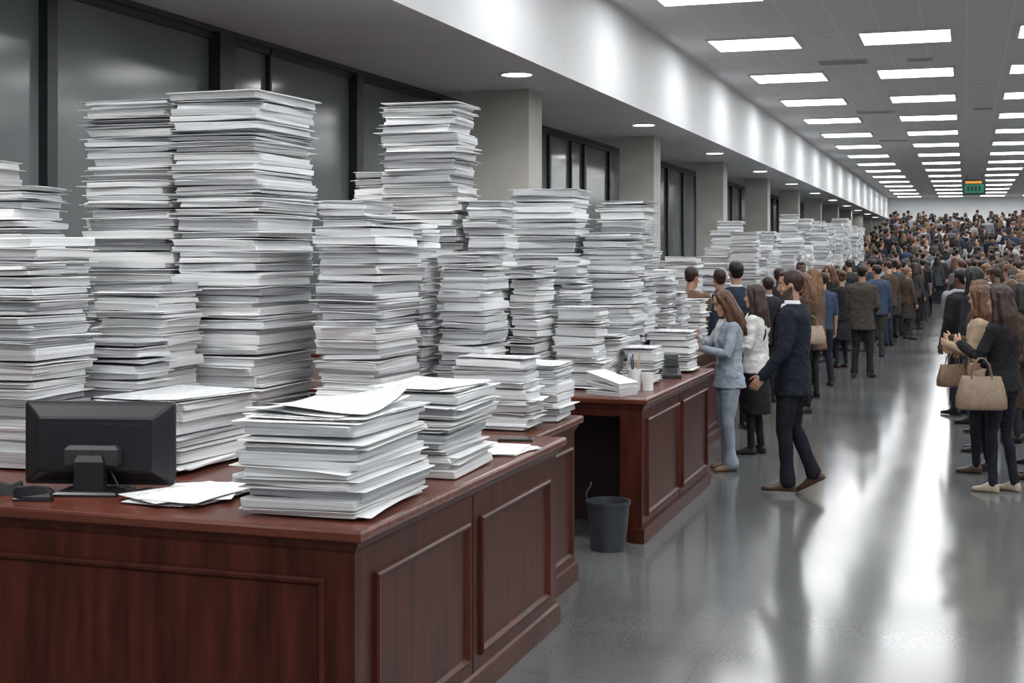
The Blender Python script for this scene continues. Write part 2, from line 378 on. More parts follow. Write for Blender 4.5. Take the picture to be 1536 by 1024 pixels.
# ------------------------------------------------------------------ desk things
def monitor():
    mb=MB()
    def rr(y,w,h,cz,rad=.012):
        pts=[]; 
        for sx,sz,a0 in ((1,-1,-90),(1,1,0),(-1,1,90),(-1,-1,180)):
            for q in range(4):
                a=math.radians(a0+30*q); pts.append(Vector((sx*(w/2-rad)+rad*math.cos(a),y,cz+sz*(h/2-rad)+rad*math.sin(a))))
        return pts
    cz=.19; w=.62; h=.335
    loft(mb,[rr(.022,w-.01,h-.01,cz),rr(.018,w,h,cz),rr(-.006,w,h,cz),rr(-.010,w-.012,h-.012,cz),rr(-.014,w-.03,h-.03,cz),rr(-.050,w-.13,h-.11,cz),rr(-.054,w-.15,h-.13,cz)],0)
    nested_panel(mb,(w/2-.02,.0225,cz-h/2+.02),(-1,0,0),(0,0,1),(0,1,0),w-.04,h-.04,[(0,0),(.001,-.001)],2)
    rect_loft(mb,-.11,.11,-.10,-.045,[(.10,.012),(.115,.0),(.175,.0),(.19,.014)],1)
    rect_loft(mb,-.06,.06,-.125,-.08,[(.008,0),(.13,.0),(.155,.012)],0)
    rect_loft(mb,-.13,.13,-.17,.05,[(0,.0),(.008,.0),(.016,.012)],0)
    for i in range(9): box(mb,-.18+i*.045,-.155+i*.045,-.0555,-.053,.27,.275,1)
    tube(mb,[(.06,-.06,.1),(.11,-.09,.03),(.17,-.06,.008),(.2,.03,.006)],[.004]*4,8,0,ref=Z)
    return mb.obj('computer_monitor',[M_BLACK,M_BLACK2,mat('dark_screen',(.01,.012,.015),.1)],(-3.34,4.74,.971),math.radians(14))
monitor()
def stapler(loc,rot):
    mb=MB()
    rect_loft(mb,-.075,.075,-.02,.02,[(0,0),(.008,0),(.011,.004)],0)
    rings=[]
    for x,za,zb,w in ((-.075,.012,.04,.014),(-.06,.012,.052,.018),(0,.022,.056,.018),(.06,.03,.05,.016),(.078,.03,.04,.01)):
        rings.append([Vector((x,-w,za)),Vector((x,w,za)),Vector((x,w*.8,zb)),Vector((x,-w*.8,zb))])
    loft(mb,rings,0); box(mb,-.07,.07,-.012,.012,.014,.03,1)
    return mb.obj('stapler',[M_BLACK,M_METAL],loc,rot)
stapler((-3.44,4.45,.971),.25)
def tape():
    mb=MB()
    rings=[]
    for x,h,w in ((-.085,.02,.028),(-.07,.045,.03),(-.03,.06,.03),(.0,.05,.03),(.04,.035,.03),(.08,.05,.028),(.09,.045,.026)):
        rings.append([Vector((x,-w,0)),Vector((x,w,0)),Vector((x,w*.9,h)),Vector((x,-w*.9,h))])
    loft(mb,rings,0)
    loft(mb,[ell(Vector((-.03,-.012,.06)),X,Z,.036,.036,20),ell(Vector((-.03,.012,.06)),X,Z,.036,.036,20)],1)
    return mb.obj('tape_dispenser',[M_BLACK2,M_METAL],(-3.66,4.52,.971),.5)
tape()
def desk_phone(loc,rot,name='desk_phone'):
    mb=MB()
    loft(mb,[[Vector((-.1,y,0)),Vector((.1,y,0)),Vector((.1,y,h)),Vector((-.1,y,h))] for y,h in ((-.11,.02),(-.1,.03),(.09,.09),(.11,.08),(.12,.02))],0)
    tube(mb,[(-.07,-.1,.065),(-.07,-.07,.085),(-.07,.05,.12),(-.07,.09,.115)],[(.026,.018),(.018,.012),(.018,.012),(.026,.018)],10,0,ref=Z)
    for i in range(3):
        for j in range(4):
            y=-.07+.03*j; z=.03+(y+.1)*.315
            box(mb,.0+.028*i,.018+.028*i,y,y+.018,z,z+.006,1)
    loft(mb,[[Vector((-.02,y,z)),Vector((.095,y,z)),Vector((.095,y+.02,z+.004)),Vector((-.02,y+.02,z+.004))] for y,z in ((.07,.085),(.10,.17))],0)
    box(mb,-.01,.085,.068,.072,.1,.14,2)
    return mb.obj(name,[M_BLACK,M_BLACK2,mat('lcd_grey',(.05,.06,.06),.2)],loc,rot)
desk_phone((-2.2,10.42,.971),.3)
mb=MB(); rect_loft(mb,-.09,.09,-.05,.05,[(0,0),(.006,0),(.009,.003)],0); box(mb,-.08,.08,-.042,.042,.009,.0095,1)
mb.obj('tablet_computer',[M_BLACK,mat('dark_screen')],(-2.2,6.68,.971),.2)
mb=MB()
for q,(h0,h1) in enumerate(((0,.0),(.03,.06),(.06,.13))):
    rings=[]
    for y,z in ((-.15,h0),(.13,h1+.0)):
        rings.append([Vector((-.10,y,z)),Vector((.10,y,z)),Vector((.10,y,z+.022)),Vector((-.10,y,z+.022))])
    loft(mb,rings,0)
    rings=[[Vector((-.105,y,z+.023)),Vector((.105,y,z+.023)),Vector((.105,y,z+.026)),Vector((-.105,y,z+.026))] for y,z in ((-.155,h0),(.135,h1+.0))]
    loft(mb,rings,1)
mb.obj('ring_binders',[M_PAPER[1],M_COVER],(-2.30,9.05,.972),1.15)
mb=MB(); wp=mat('white_plastic',(.75,.75,.73),.4)
for cx,h,rr_ in ((-.035,.13,.04),(.045,.11,.036)):
    c=Vector((cx,0,0)); loft(mb,[ell(c,X,Y,rr_*.9,rr_*.9,20),ell(c+Z*h,X,Y,rr_,rr_,20),ell(c+Z*h,X,Y,rr_-.004,rr_-.004,20),ell(c+Z*.02,X,Y,rr_*.9-.004,rr_*.9-.004,20)],0)
for i,(a,b) in enumerate(((-.02,.01),(.02,-.015),(-.005,-.02),(.015,.02))):
    tube(mb,[(-.035+a*.4,b*.4,.02),(-.035+a*1.5,b*1.5,.2+.01*i)],[.004,.004],8,1+i%2,ref=X)
for v in mb.v: v*=1.15
mb.obj('pen_cup',[wp,M_BLACK,mat('tan_wood',(.5,.35,.2),.5)],(-2.17,9.38,.971),0,smooth=True,auto=.6)
mb=MB(); c=Vector((0,0,0)); n=32
loft(mb,[ell(c,X,Y,.112,.112,n),ell(c+Z*.3,X,Y,.14,.14,n),ell(c+Z*.3,X,Y,.148,.148,n),ell(c+Z*.32,X,Y,.148,.148,n),ell(c+Z*.32,X,Y,.135,.135,n),ell(c+Z*.02,X,Y,.105,.105,n)],0)
tube(mb,[(-.14,0,.3),(-.15,0,.36),(-.12,.02,.41),(-.13,.05,.42)],[.006]*4,8,0,ref=Y)
mb.obj('waste_bin',[noisy('bin_plastic',(.028,.032,.038),(.04,.045,.052),(1,1,1),20,.4)],(-2.22,8.66,0),0,smooth=True,auto=.7)

# ------------------------------------------------------------------ people
def remesh(mb,vox,it=4,fac=.5):
    me=bpy.data.meshes.new('tmp'); me.from_pydata([tuple(v) for v in mb.v],[],mb.f); me.update()
    ob=bpy.data.objects.new('tmp',me); COL.objects.link(ob)
    m=ob.modifiers.new('r','REMESH'); m.mode='VOXEL'; m.voxel_size=vox
    s=ob.modifiers.new('s','SMOOTH'); s.factor=fac; s.iterations=it
    dg=bpy.context.evaluated_depsgraph_get(); dg.update()
    em=bpy.data.meshes.new_from_object(ob.evaluated_get(dg))
    V=[v.co.copy() for v in em.vertices]; N=[v.normal.copy() for v in em.vertices]; F=[list(p.vertices) for p in em.polygons]
    bpy.data.objects.remove(ob); bpy.data.meshes.remove(me); bpy.data.meshes.remove(em)
    return V,N,F
def ik(a,b,l1,l2,pole):
    d=b-a; L=min(d.length,(l1+l2)*.998); dn=d.normalized(); x=(l1*l1-l2*l2+L*L)/(2*L); h=math.sqrt(max(l1*l1-x*x,0))
    p=Vector(pole); p=p-dn*p.dot(dn); p.normalize()
    return a+dn*x+p*h, a+dn*L
def nz(v,a,b,c): return noise.noise(Vector((v.x*a+c,v.y*a-c,v.z*b)))
def fold(v,k,c=0.0):
    r1=1-abs(nz(v,7*k,11*k,c))*2.2; r2=1-abs(nz(v+Vector((0,0,v.x*.6)),13*k,26*k,c+5))*2.2
    return r1*.6+r2*.4-.5
TOP,BOT,SKIN,HAIR,SHOE,SHIRT,EYEW,DARK,LIP,BEARD=range(10)
def MBm(mb,m):
    mb.m=[m]*len(mb.f); return mb
def person_mesh(P):
    sex=P.get('sex','m'); f=sex=='f'; vox=P.get('vox',.013); fine=P.get('fine',False); seed=P.get('seed',0)*3.7
    lean=P.get('lean',0.0); drop=P.get('drop',0.005)
    hy,hp=P.get('head',(0,0))
    out=MB()
    cl,sl=math.cos(lean),math.sin(lean)
    def T(p):
        p=Vector(p)
        if p.z>.95:
            z=p.z-.95; return Vector((p.x,p.y*cl+z*sl,.95+z*cl-p.y*sl-drop))
        return Vector((p.x,p.y,p.z-drop))
    def Ti(p):
        z=p.z+drop
        if z>.95:
            z-=.95; return Vector((p.x,p.y*cl-z*sl,.95+z*cl+p.y*sl))
        return Vector((p.x,p.y,z))
    HS=.95
    Rh=Matrix.Rotation(hy,3,'Z')@Matrix.Rotation(-hp,3,'X'); piv=Vector((0,-.015,1.50))
    def Hd(p): return T(piv+Rh@((Vector(p)-piv)*HS))
    sw=.172 if not f else .148
    ank=[]
    feet=P.get('feet',[(-.1,.0,.15,0),(.1,.02,-.15,0)])
    for (fx,fy,yaw,lift) in feet:
        k=.80 if f else .92; kw=.86 if f else 1.0
        Ry=Matrix.Rotation(yaw,3,'Z'); Rl=Matrix.Rotation(-lift,3,'X'); ball=Vector((0,.12*k,0))
        def F(p,Ry=Ry,Rl=Rl,fx=fx,fy=fy): return Ry@(ball+Rl@(Vector(p)-ball))+Vector((fx,fy,0))
        ank.append(F((0,-.015,.09)))
        rings=[]
        for y,w,z1 in ((-.085,.018,.045),(-.078,.028,.065),(-.055,.036,.088),(-.015,.038,.10),(.035,.037,.086),(.075,.041,.064),(.12,.045,.050),(.16,.042,.044),(.19,.032,.038),(.205,.016,.026)):
            c=Vector((0,y*k,z1/2)); ring=ell(c,X,Z,w*kw,z1/2,12,.75); rings.append([F(p) for p in ring])
        loft(out,rings,SHOE)
    lw=P.get('leg',1.0); lm=MB(); skirt=P.get('skirt')
    hips=[Vector((-.085,0,.90-drop)),Vector((.085,0,.90-drop))]
    bend=P.get('bend',(.002,.004))
    for i in (0,1):
        D=(ank[i]-hips[i]).length; tot=D*(1.001+bend[i])
        kn,an=ik(hips[i],ank[i],tot*.515,tot*.485,(0.02*(-1 if i==0 else 1),1,0))
        an=ank[i]
        h=hips[i]; dirn=(an-kn).normalized()
        hem=an+dirn*(.016)
        R=[.096,.086,.070,.060,.056,.051,P.get('hem',.055)] if not f else [.094,.084,.065,.052,.051,.042,P.get('hem',.038)]
        pts=[h+Vector((0,0,.02)),h.lerp(kn,.35),h.lerp(kn,.75),kn,kn.lerp(an,.3)+Vector((0,-.006,0)),kn.lerp(an,.7),hem]
        tube(lm,pts,[r_*lw for r_ in R],14,0,ref=Y)
    if f: zz=((.80,.10,.10),(.84,.155,.118),(.88,.164,.12),(.93,.145,.105),(1.0,.115,.085))
    else: zz=((.80,.10,.10),(.84,.150,.118),(.88,.158,.12),(.93,.145,.108),(1.0,.13,.095))
    loft(lm,[[T(q) for q in ell(Vector((0,-.01,z)),X,Y,a,b,20)] for z,a,b in zz],0)
    if skirt:
        loft(lm,[[q+Vector((0,0,-drop)) for q in ell(Vector((0,0,z)),X,Y,a,b,20)] for z,a,b in ((skirt,.18,.155),(skirt+.15,.178,.15),(.85,.165,.125),(.98,.12,.09))],0)
    V,N,Fc=remesh(lm,vox)
    for j,(v,n) in enumerate(zip(V,N)):
        V[j]=v+n*fold(v,1,seed)*.009*(.5+.5*min(1,abs(v.z-.3)*1.5+.3))
    out.add(V,Fc,[ (SKIN if (P.get('bare') and V[fc[0]].z<(skirt or 0)-.005) else BOT) for fc in Fc])
    tm=MB(); hem=P.get('jhem',.86); jw=P.get('bulk',0.012); flare=P.get('flare',0.0)
    if f: base=[(.86,.168,.125),(.95,.152,.113),(1.05,.124,.1),(1.14,.122,.1),(1.24,.136,.115),(1.31,.143,.115),(1.38,.146,.1),(1.42,.122,.082),(1.46,.068,.062)]
    else: base=[(.86,.164,.122),(.95,.156,.115),(1.05,.15,.112),(1.16,.158,.115),(1.27,.175,.122),(1.34,.184,.12),(1.40,.176,.108),(1.435,.13,.086),(1.475,.074,.066)]
    rings=[]
    if hem<.86:
        a0,b0=base[0][1:]
        for q in range(3):
            z=hem+(.86-hem)*q/3; fl=flare*(1-q/3)
            rings.append([T(p) for p in ell(Vector((0,-.005,z)),X,Y,a0+jw+.004+fl,b0+jw+.004+fl,22)])
    for z,a,b in base:
        if z<hem: continue
        rings.append([T(p) for p in ell(Vector((0,-.008 if z<1.3 else -.014,z)),X,Y,a+jw,b+jw,22,.92)])
    loft(tm,rings,0)
    if f:
        for s in (-1,1):
            c=T((s*.065,.080,1.26)); ellipsoid(tm,c,(.055,.045,.055))
    ha=P.get('hands',[(-.25,.06,.86),(.25,.06,.86)]); poles=P.get('poles',[(-.6,-1,-.1),(.6,-1,-.1)])
    slv=P.get('sleeve',1.0); wr=[]
    ar=[.060,.056,.051,.046,.043,.037,.034] if not f else [.050,.046,.042,.038,.036,.031,.028]
    sk=MB()
    for i,s in ((0,-1),(1,1)):
        S=T((s*sw,-.015,1.39)); W=Vector(ha[i]); el,w=ik(S,W,.285,.255,poles[i])
        pts=[S,S.lerp(el,.35),S.lerp(el,.75),el,el.lerp(w,.3),el.lerp(w,.7),w]
        tube(sk,pts,[q*.82 for q in ar[:6]]+[.027 if not f else .023],12,0,ref=Y)
        if slv>=1: tube(tm,pts,[q+jw*.5 for q in ar],14,0,ref=Y)
        elif slv>0:
            k=4 if slv<.5 else 6; tube(tm,pts[:k],[q+jw*.5 for q in ar][:k],14,0,ref=Y)
        wr.append((w,(w-el).normalized(),s))
    V,N,Fc=remesh(tm,vox)
    for j,(v,n) in enumerate(zip(V,N)):
        V[j]=v+n*fold(v,1,seed+3)*.010
    ml=[]
    vz=P.get('vneck')
    for fc in Fc:
        c=Ti(sum((V[k] for k in fc),Vector())/len(fc)); m_=TOP
        if vz and c.y>.03 and c.z>vz and abs(c.x)<(c.z-vz)*P.get('vslope',.28)+P.get('vw',0.0): m_=SHIRT
        ml.append(m_)
    out.add(V,Fc,ml)
    if slv<1:
        V,N,Fc=remesh(sk,vox*.9); out.add(V,Fc,SKIN)
    elif fine:
        for (w,D,s) in wr: tube(out,[w-D*.01,w+D*.012],[.034 if not f else .028]*2,12,SHIRT if P.get('collar') else TOP,ref=Y)
    if P.get('collar'):
        loft(out,[[T(p) for p in ell(Vector((0,-.012+dy,z)),X,Y,a,b,20)] for z,a,b,dy in ((1.45,.078,.07,0),(1.49,.062,.062,.006),(1.502,.057,.058,.008),(1.495,.05,.05,.008))],SHIRT,)
        if fine:
            for s in (-1,1):
                a=T((s*.075,.075,1.46)); b=T((s*.085,.125,1.34)); c=T((s*.02,.145,vz or 1.15))
                tube(out,[a,b,c],[(.026,.006),(.034,.006),(.012,.005)],8,TOP,ref=Y)
    hm=MB(); rings=[]
    wk=.95 if f else 1.0
    for z,w,fr,bk in ((1.508,.018,.07,.03),(1.516,.034,.084,.0),(1.53,.044,.091,-.02),(1.55,.052,.089,-.045),(1.575,.060,.088,-.068),(1.605,.066,.086,-.088),(1.635,.071,.084,-.1),(1.67,.075,.089,-.105),(1.70,.073,.083,-.1),(1.725,.062,.066,-.085),(1.743,.044,.042,-.06),(1.75,.018,.01,-.03)):
        rings.append([Hd(p) for p in ell(Vector((0,(fr+bk)/2,z)),X,Y,w*wk,(fr-bk)/2,20)])
    loft(hm,rings,0)
    nk=.053 if not f else .043
    tube(hm,[T((0,-.02,1.42)),T((0,-.014,1.47)),Hd((0,-.012,1.55)),Hd((0,-.01,1.59))],[nk*1.15,nk,nk*.98,nk*.9],14,0,ref=Y)
    tube(hm,[Hd(p) for p in ((0,.082,1.648),(0,.094,1.622),(0,.104,1.603),(0,.09,1.592))],[.006,.008,.0125,.009],8,0,ref=Y)
    for s in (-1,1):
        ellipsoid(hm,Hd((s*.074*wk,-.012,1.622)),(.009,.018,.030),10,8)
        ellipsoid(hm,Hd((s*.045,.06,1.60)),(.018,.016,.018),8,6)
    V,N,Fc=remesh(hm,.007 if fine else .011,3)
    RhI=Rh.inverted()
    ml=[]
    for fc in Fc:
        m_=SKIN
        if P.get('beard'):
            c=Ti(sum((V[k] for k in fc),Vector())/len(fc)); c=piv+(RhI@(c-piv))/HS
            if c.y>-.02 and 1.505<c.z<1.560+ (0 if c.y>.06 else .05-(c.y)*.6) : m_=BEARD
            if c.y>.06 and 1.574<c.z<1.585 and abs(c.x)<.03: m_=BEARD
        ml.append(m_)
    out.add(V,Fc,ml)
    for s in (-1,1):
        ellipsoid(out,Hd((s*.030*wk,.0700,1.637)),(.0120,.0120,.0065),10,8,EYEW)
        ellipsoid(out,Hd((s*.030*wk,.0775,1.637)),(.0058,.0055,.0056),8,6,DARK)
        tube(out,[Hd(p) for p in ((s*.012,.0855,1.655),(s*.030,.080,1.660),(s*.048,.066,1.654))],[.003,.0038,.0025],6,DARK,ref=Z)
        tube(out,[Hd(p) for p in ((s*.016,.078,1.6425),(s*.030,.0800,1.6455),(s*.044,.069,1.641))],[.0018]*3,6,DARK,ref=Z)
    tube(out,[Hd(p) for p in ((-.021,.081,1.568),(-.01,.087,1.5695),(0,.0875,1.5685),(.01,.087,1.5695),(.021,.081,1.568))],[.0025,.0048,.005,.0048,.0025],8,LIP,ref=Z)
    hr=MB(); hs=P.get('hair','short' if not f else 'long')
    if hs!='bald':
        ellipsoid(hr,Vector((0,0,0)),(.082,.101,.090),18,12)
        for v in hr.v: v += Vector((0,-.024,1.672))
        if hs=='short':
            ellipsoid(hr,(0,.025,1.722),(.058,.060,.032),14,8)
            ellipsoid(hr,(0,-.055,1.625),(.070,.050,.062),14,8)
            for s in (-1,1): tube(hr,[(s*.070,.012,1.67),(s*.071,.012,1.635)],[(.008,.018),(.005,.012)],8,0,ref=Y)
        elif hs=='bun':
            ellipsoid(hr,(0,-.135,1.70),(.042,.04,.042),12,8); ellipsoid(hr,(0,-.07,1.62),(.07,.05,.065),14,8)
        else:
            ln=P.get('hairlen',.36); rr=random.Random(int(seed*10)+3)
            tube(hr,[(0,-.06,1.68),(0,-.08,1.58),(0,-.105,1.48),(0,-.12,1.60-ln*.75)],[(.084,.055),(.094,.05),(.108,.042),(.095,.030)],18,0,ref=Y)
            for q in range(9):
                a=-1+q/4; xx=a*.088
                tube(hr,[(xx*.8,-.07,1.60),(xx*1.05,-.10+.02*abs(a),1.48),(xx*1.1+rr.uniform(-.012,.012),-.12+.03*abs(a),1.62-ln),(xx*1.1+rr.uniform(-.02,.02),-.118+.04*abs(a),1.585-ln-rr.uniform(0,.04))],[.03,.032,.022,.007],8,0,ref=Y)
            for s in (-1,1):
                tube(hr,[(s*.028,.045,1.742),(s*.062,.045,1.70),(s*.079,.022,1.63),(s*.088,.008,1.55),(s*.098,.025,1.46),(s*.10,.055,1.67-ln),(s*.092,.065,1.63-ln)],[.018,.022,(.022,.034),(.026,.036),(.032,.036),.026,.009],10,0,ref=Y)
                tube(hr,[(s*.07,-.03,1.68),(s*.088,-.04,1.56),(s*.105,-.05,1.46),(s*.108,-.045,1.66-ln),(s*.10,-.05,1.61-ln)],[.03,.038,.042,.03,.01],10,0,ref=Y)
        for v in hr.v: v.xyz = Hd(v)
        V,N,Fc=remesh(hr,.007 if fine else .012,2)
        for j,(v,n) in enumerate(zip(V,N)):
            q=(1-2*abs(nz(v,55,6,seed)))*.5+.6*nz(v,20,13,seed); V[j]=v+n*q*(.009 if hs=='long' else .004)
        out.add(V,Fc,HAIR)
    for i,(w,D,s) in enumerate(wr):
        Tn=Vector((0,1,0)) if abs(D.z)>.75 else Vector((0,0,1))
        Tn=(Tn-D*Tn.dot(D)).normalized()
        Nn=D.cross(Tn)
        if Nn.x*s>0: Nn=-Nn
        hk=MB(); sc=.95 if not f else .85; curl=P.get('curl',.35)
        rings=[]
        for t_,a,b in ((-.02,.026,.021),(.01,.029,.019),(.04,.038,.017),(.075,.041,.014),(.095,.038,.011)):
            rings.append(ell(w+D*t_*sc,Tn,Nn,a*sc,b*sc,12))
        loft(hk,rings,0)
        for q,(off,ln) in enumerate(((.030,.070),(.0105,.080),(-.0095,.074),(-.029,.058))):
            p=w+D*.085*sc+Tn*off*sc; d=(D+Tn*off*1.5).normalized(); pts=[p]
            for g,fr in enumerate((.45,.32,.23)):
                ang=curl*(.7+.5*g+.12*q); ax=d.cross(Nn).normalized()
                d=Matrix.Rotation(ang*.75,3,ax)@d; p=p+d*ln*fr*sc; pts.append(p)
            tube(hk,pts,[.0092*sc,.0085*sc,.0078*sc,.0066*sc],8,0,ref=Nn)
        p=w+D*.025*sc+Tn*.026*sc; pts=[p]; d=(D*.7+Tn*.75+Nn*.25).normalized(); p=p+d*.035*sc; pts.append(p)
        d=(D*.95+Tn*.35+Nn*.3).normalized(); p=p+d*.028*sc; pts.append(p); p=p+d*.022*sc; pts.append(p)
        tube(hk,pts,[.014*sc,.012*sc,.0105*sc,.0085*sc],8,0,ref=Nn)
        if fine:
            V,N,Fc=remesh(hk,.0045,2); out.add(V,Fc,SKIN)
        else: out.merge(MBm(hk,SKIN))
    sc=P.get('h',1.75)/1.75
    for v in out.v: v*=sc
    mz=min(v.z for v in out.v)
    for v in out.v: v.z-=mz
    return out
M_EYEW=mat('eye_white',(.55,.53,.51),.3); M_EYED=mat('brow_and_iris',(.02,.013,.01),.5)
SK={'l':(.50,.29,.205),'m':(.38,.21,.14),'d':(.12,.065,.045)}
def cloth(c): 
    return noisy('fabric_%02x%02x%02x'%tuple(int(q*255) for q in c), c, tuple(q*1.3+.002 for q in c),(1,1,1),14,.85,.25,.01,5,spec=.2)
def skinm(k): c=SK[k]; return noisy('skin_'+k,c,tuple(min(1,q*1.12) for q in c),(1,1,1),12,.5)
def hairm(c): return noisy('hair_%02x%02x%02x'%tuple(int(q*255) for q in c), tuple(q*.5 for q in c), tuple(q*1.6 for q in c),(70,70,4),1.2,.45,.5,.006,3,spec=.35)
def leather(c): return noisy('leather_%02x%02x%02x'%tuple(int(q*255) for q in c), c, tuple(q*1.4 for q in c),(1,1,1),25,.4,.1,.004)
def matlist(top,bot,skin,hair,shoe,shirt):
    h=hairm(hair); sk=skinm(skin)
    lip=mat('lips_'+skin,tuple(a*b for a,b in zip(SK[skin],(.85,.5,.5))),.4)
    bd=noisy('beard',(.05,.03,.02),(.09,.055,.04),(1,1,1),80,.7)
    return [cloth(top),cloth(bot),sk,h,leather(shoe),cloth(shirt),M_EYEW,M_EYED,lip,bd]
PS=[0]
def person(name,P,loc,heading,ml):
    PS[0]+=1; P['seed']=PS[0]
    mb=person_mesh(P)
    return mb.obj(name,ml,loc,math.radians(heading),smooth=True)

BRN=(.085,.035,.016); DBR=(.028,.013,.009); BLK=(.009,.007,.006); BLD=(.17,.09,.042)
NAVY=(.010,.013,.021); DK=(.010,.011,.013); GREYBL=(.27,.31,.36)
person('man_in_navy_suit',dict(sex='m',h=1.78,fine=True,vox=.010,lean=.0,drop=.01,head=(.08,.10),bend=(.003,.02),
   feet=[(-.09,.03,.05,0),(.09,-.20,-.15,.5)],hands=[(-.25,.18,.91),(.25,-.0,.86)],poles=[(-.5,-1,-.2),(.6,-1,0)],
   jhem=.76,bulk=.02,flare=.006,collar=True,vneck=1.14,beard=True,hem=.062,leg=1.05),(-1.33,11.08,0),88,
   matlist(NAVY,(.008,.009,.014),'m',DBR,(.055,.026,.014),(.65,.68,.72)))
person('woman_in_grey_suit',dict(sex='f',h=1.62,fine=True,vox=.010,lean=.03,head=(.1,.35),
   feet=[(-.09,.02,.12,0),(.10,-.02,-.12,0)],hands=[(-.05,.27,1.17),(.03,.29,1.27)],poles=[(-.8,-.6,-.6),(.8,-.6,-.6)],
   jhem=.80,bulk=.02,flare=.012,vneck=1.02,vslope=.1,vw=.03,hem=.070,leg=1.12,hair='long',hairlen=.32,curl=.6),(-2.02,12.2,0),118,
   matlist(GREYBL,(.25,.29,.34),'l',BRN,(.20,.12,.07),(.55,.57,.6)))
person('woman_in_white_blouse',dict(sex='f',h=1.64,fine=True,vox=.010,lean=.02,head=(.15,.05),
   feet=[(-.09,.04,.1,0),(.09,-.02,-.1,0)],hands=[(-.12,.25,1.05),(.12,.27,1.08)],
   jhem=.84,bulk=.022,hair='long',hairlen=.40,skirt=.42,leg=.95,hem=.04),(-1.93,13.25,0),85,
   matlist((.56,.56,.54),(.012,.012,.014),'l',DBR,(.015,.013,.013),(.6,.6,.6)))
person('man_in_navy_jacket',dict(sex='m',h=1.86,vox=.013,jhem=.78,bulk=.02,collar=True),(-2.42,15.1,0),25,
   matlist((.018,.028,.045),DK,'m',BLK,BLK,(.5,.5,.5)))
person('woman_in_brown_jacket',dict(sex='f',h=1.70,vox=.012,fine=True,lean=.03,head=(.3,.1),hands=[(-.1,.25,1.1),(.1,.25,1.1)],
   jhem=.80,bulk=.022,vneck=1.1,hair='long',hairlen=.34),(-1.86,16.9,0),105,
   matlist((.07,.042,.026),DK,'l',(.13,.062,.028),DBR,(.12,.12,.12)))
person('man_in_grey_coat',dict(sex='m',h=1.76,vox=.012,head=(.1,0),feet=[(-.12,0,.2,0),(.12,.03,-.2,0)],hands=[(-.12,.22,1.0),(.12,.22,1.0)],
   jhem=.74,bulk=.028,flare=.01,hem=.06),(-1.55,22.0,0),-8,matlist((.055,.048,.041),(.02,.019,.018),'m',BLK,DBR,(.3,.3,.3)))
person('woman_in_black_jacket',dict(sex='f',h=1.72,vox=.013,head=(-.2,0.1),jhem=.8,bulk=.02,hair='long',hands=[(-.1,.2,1.08),(.12,.2,1.05)]),(-2.3,24.8,0),150,
   matlist((.018,.018,.02),DK,'l',BRN,DK,(.2,.2,.2)))
person('woman_in_leather_jacket',dict(sex='f',h=1.68,fine=True,vox=.010,lean=.02,head=(.25,.05),
   feet=[(-.09,.05,.15,0),(.10,-.05,-.12,0)],hands=[(-.14,.30,1.24),(.16,.24,1.05)],poles=[(-.5,-.5,-1),(.5,-.5,-1)],
   jhem=.86,bulk=.022,flare=.006,leg=.95,hem=.042,hair='long',hairlen=.38,curl=.5),(.27,11.75,0),62,
   matlist((.012,.012,.014),(.011,.012,.018),'l',DBR,(.30,.24,.18),(.4,.4,.4)))
person('woman_in_cream_coat',dict(sex='f',h=1.66,fine=True,vox=.011,lean=.02,head=(-.05,.08),
   feet=[(-.09,.05,.1,0),(.09,-.03,-.1,0)],hands=[(-.08,.28,1.18),(.1,.26,1.12)],poles=[(-.5,-.5,-1),(.5,-.5,-1)],
   jhem=.62,bulk=.028,flare=.02,vneck=.9,vslope=.1,vw=.03,hair='long',hairlen=.3),(.13,12.75,0),78,
   matlist((.33,.25,.17),DK,'l',BRN,(.05,.03,.02),(.5,.48,.45)))
person('woman_in_dark_coat',dict(sex='f',h=1.68,vox=.012,fine=True,head=(.1,.1),hands=[(-.1,.26,1.15),(.1,.26,1.1)],
   jhem=.6,bulk=.028,flare=.02,hair='long',hairlen=.36),(.12,14.1,0),80,matlist((.06,.04,.028),DK,'l',(.10,.045,.022),DK,(.3,.3,.3)))

def tote(loc,rot,c,s=1.0,name='tote_bag'):
    mb=MB(); rings=[]
    for z,a,b in ((0,.16,.05),(.008,.19,.07),(.02,.2,.078),(.10,.2,.075),(.2,.175,.055),(.265,.155,.035),(.27,.152,.033),(.262,.145,.027),(.1,.18,.06)):
        rings.append(ell(Vector((0,0,z)),X,Y,a,b,24,.6))
    loft(mb,rings,0)
    for y in (-.034,.034):
        pts=[(-.075,y,.22),(-.078,y,.27),(-.06,y*.8,.36),(-.02,y*.5,.41),(.02,y*.5,.41),(.06,y*.8,.36),(.078,y,.27),(.075,y,.22)]
        tube(mb,pts,[.007]*8,8,1,ref=Y)
    for v in mb.v:
        q=noise.noise(v*9); v.y+=q*.012; v.z+=noise.noise(v*6+Vector((5,0,0)))*.01*(v.z>.05)
        v*=s
    return mb.obj(name,[leather(c),leather(tuple(q*.6 for q in c))],loc,rot,smooth=True)
tote((.11,11.47,.69),.15,(.21,.15,.10),.98)
tote((-.12,12.62,.76),.6,(.16,.10,.06),.72)
tote((-1.75,16.6,.85),.3,(.30,.23,.17),.8)

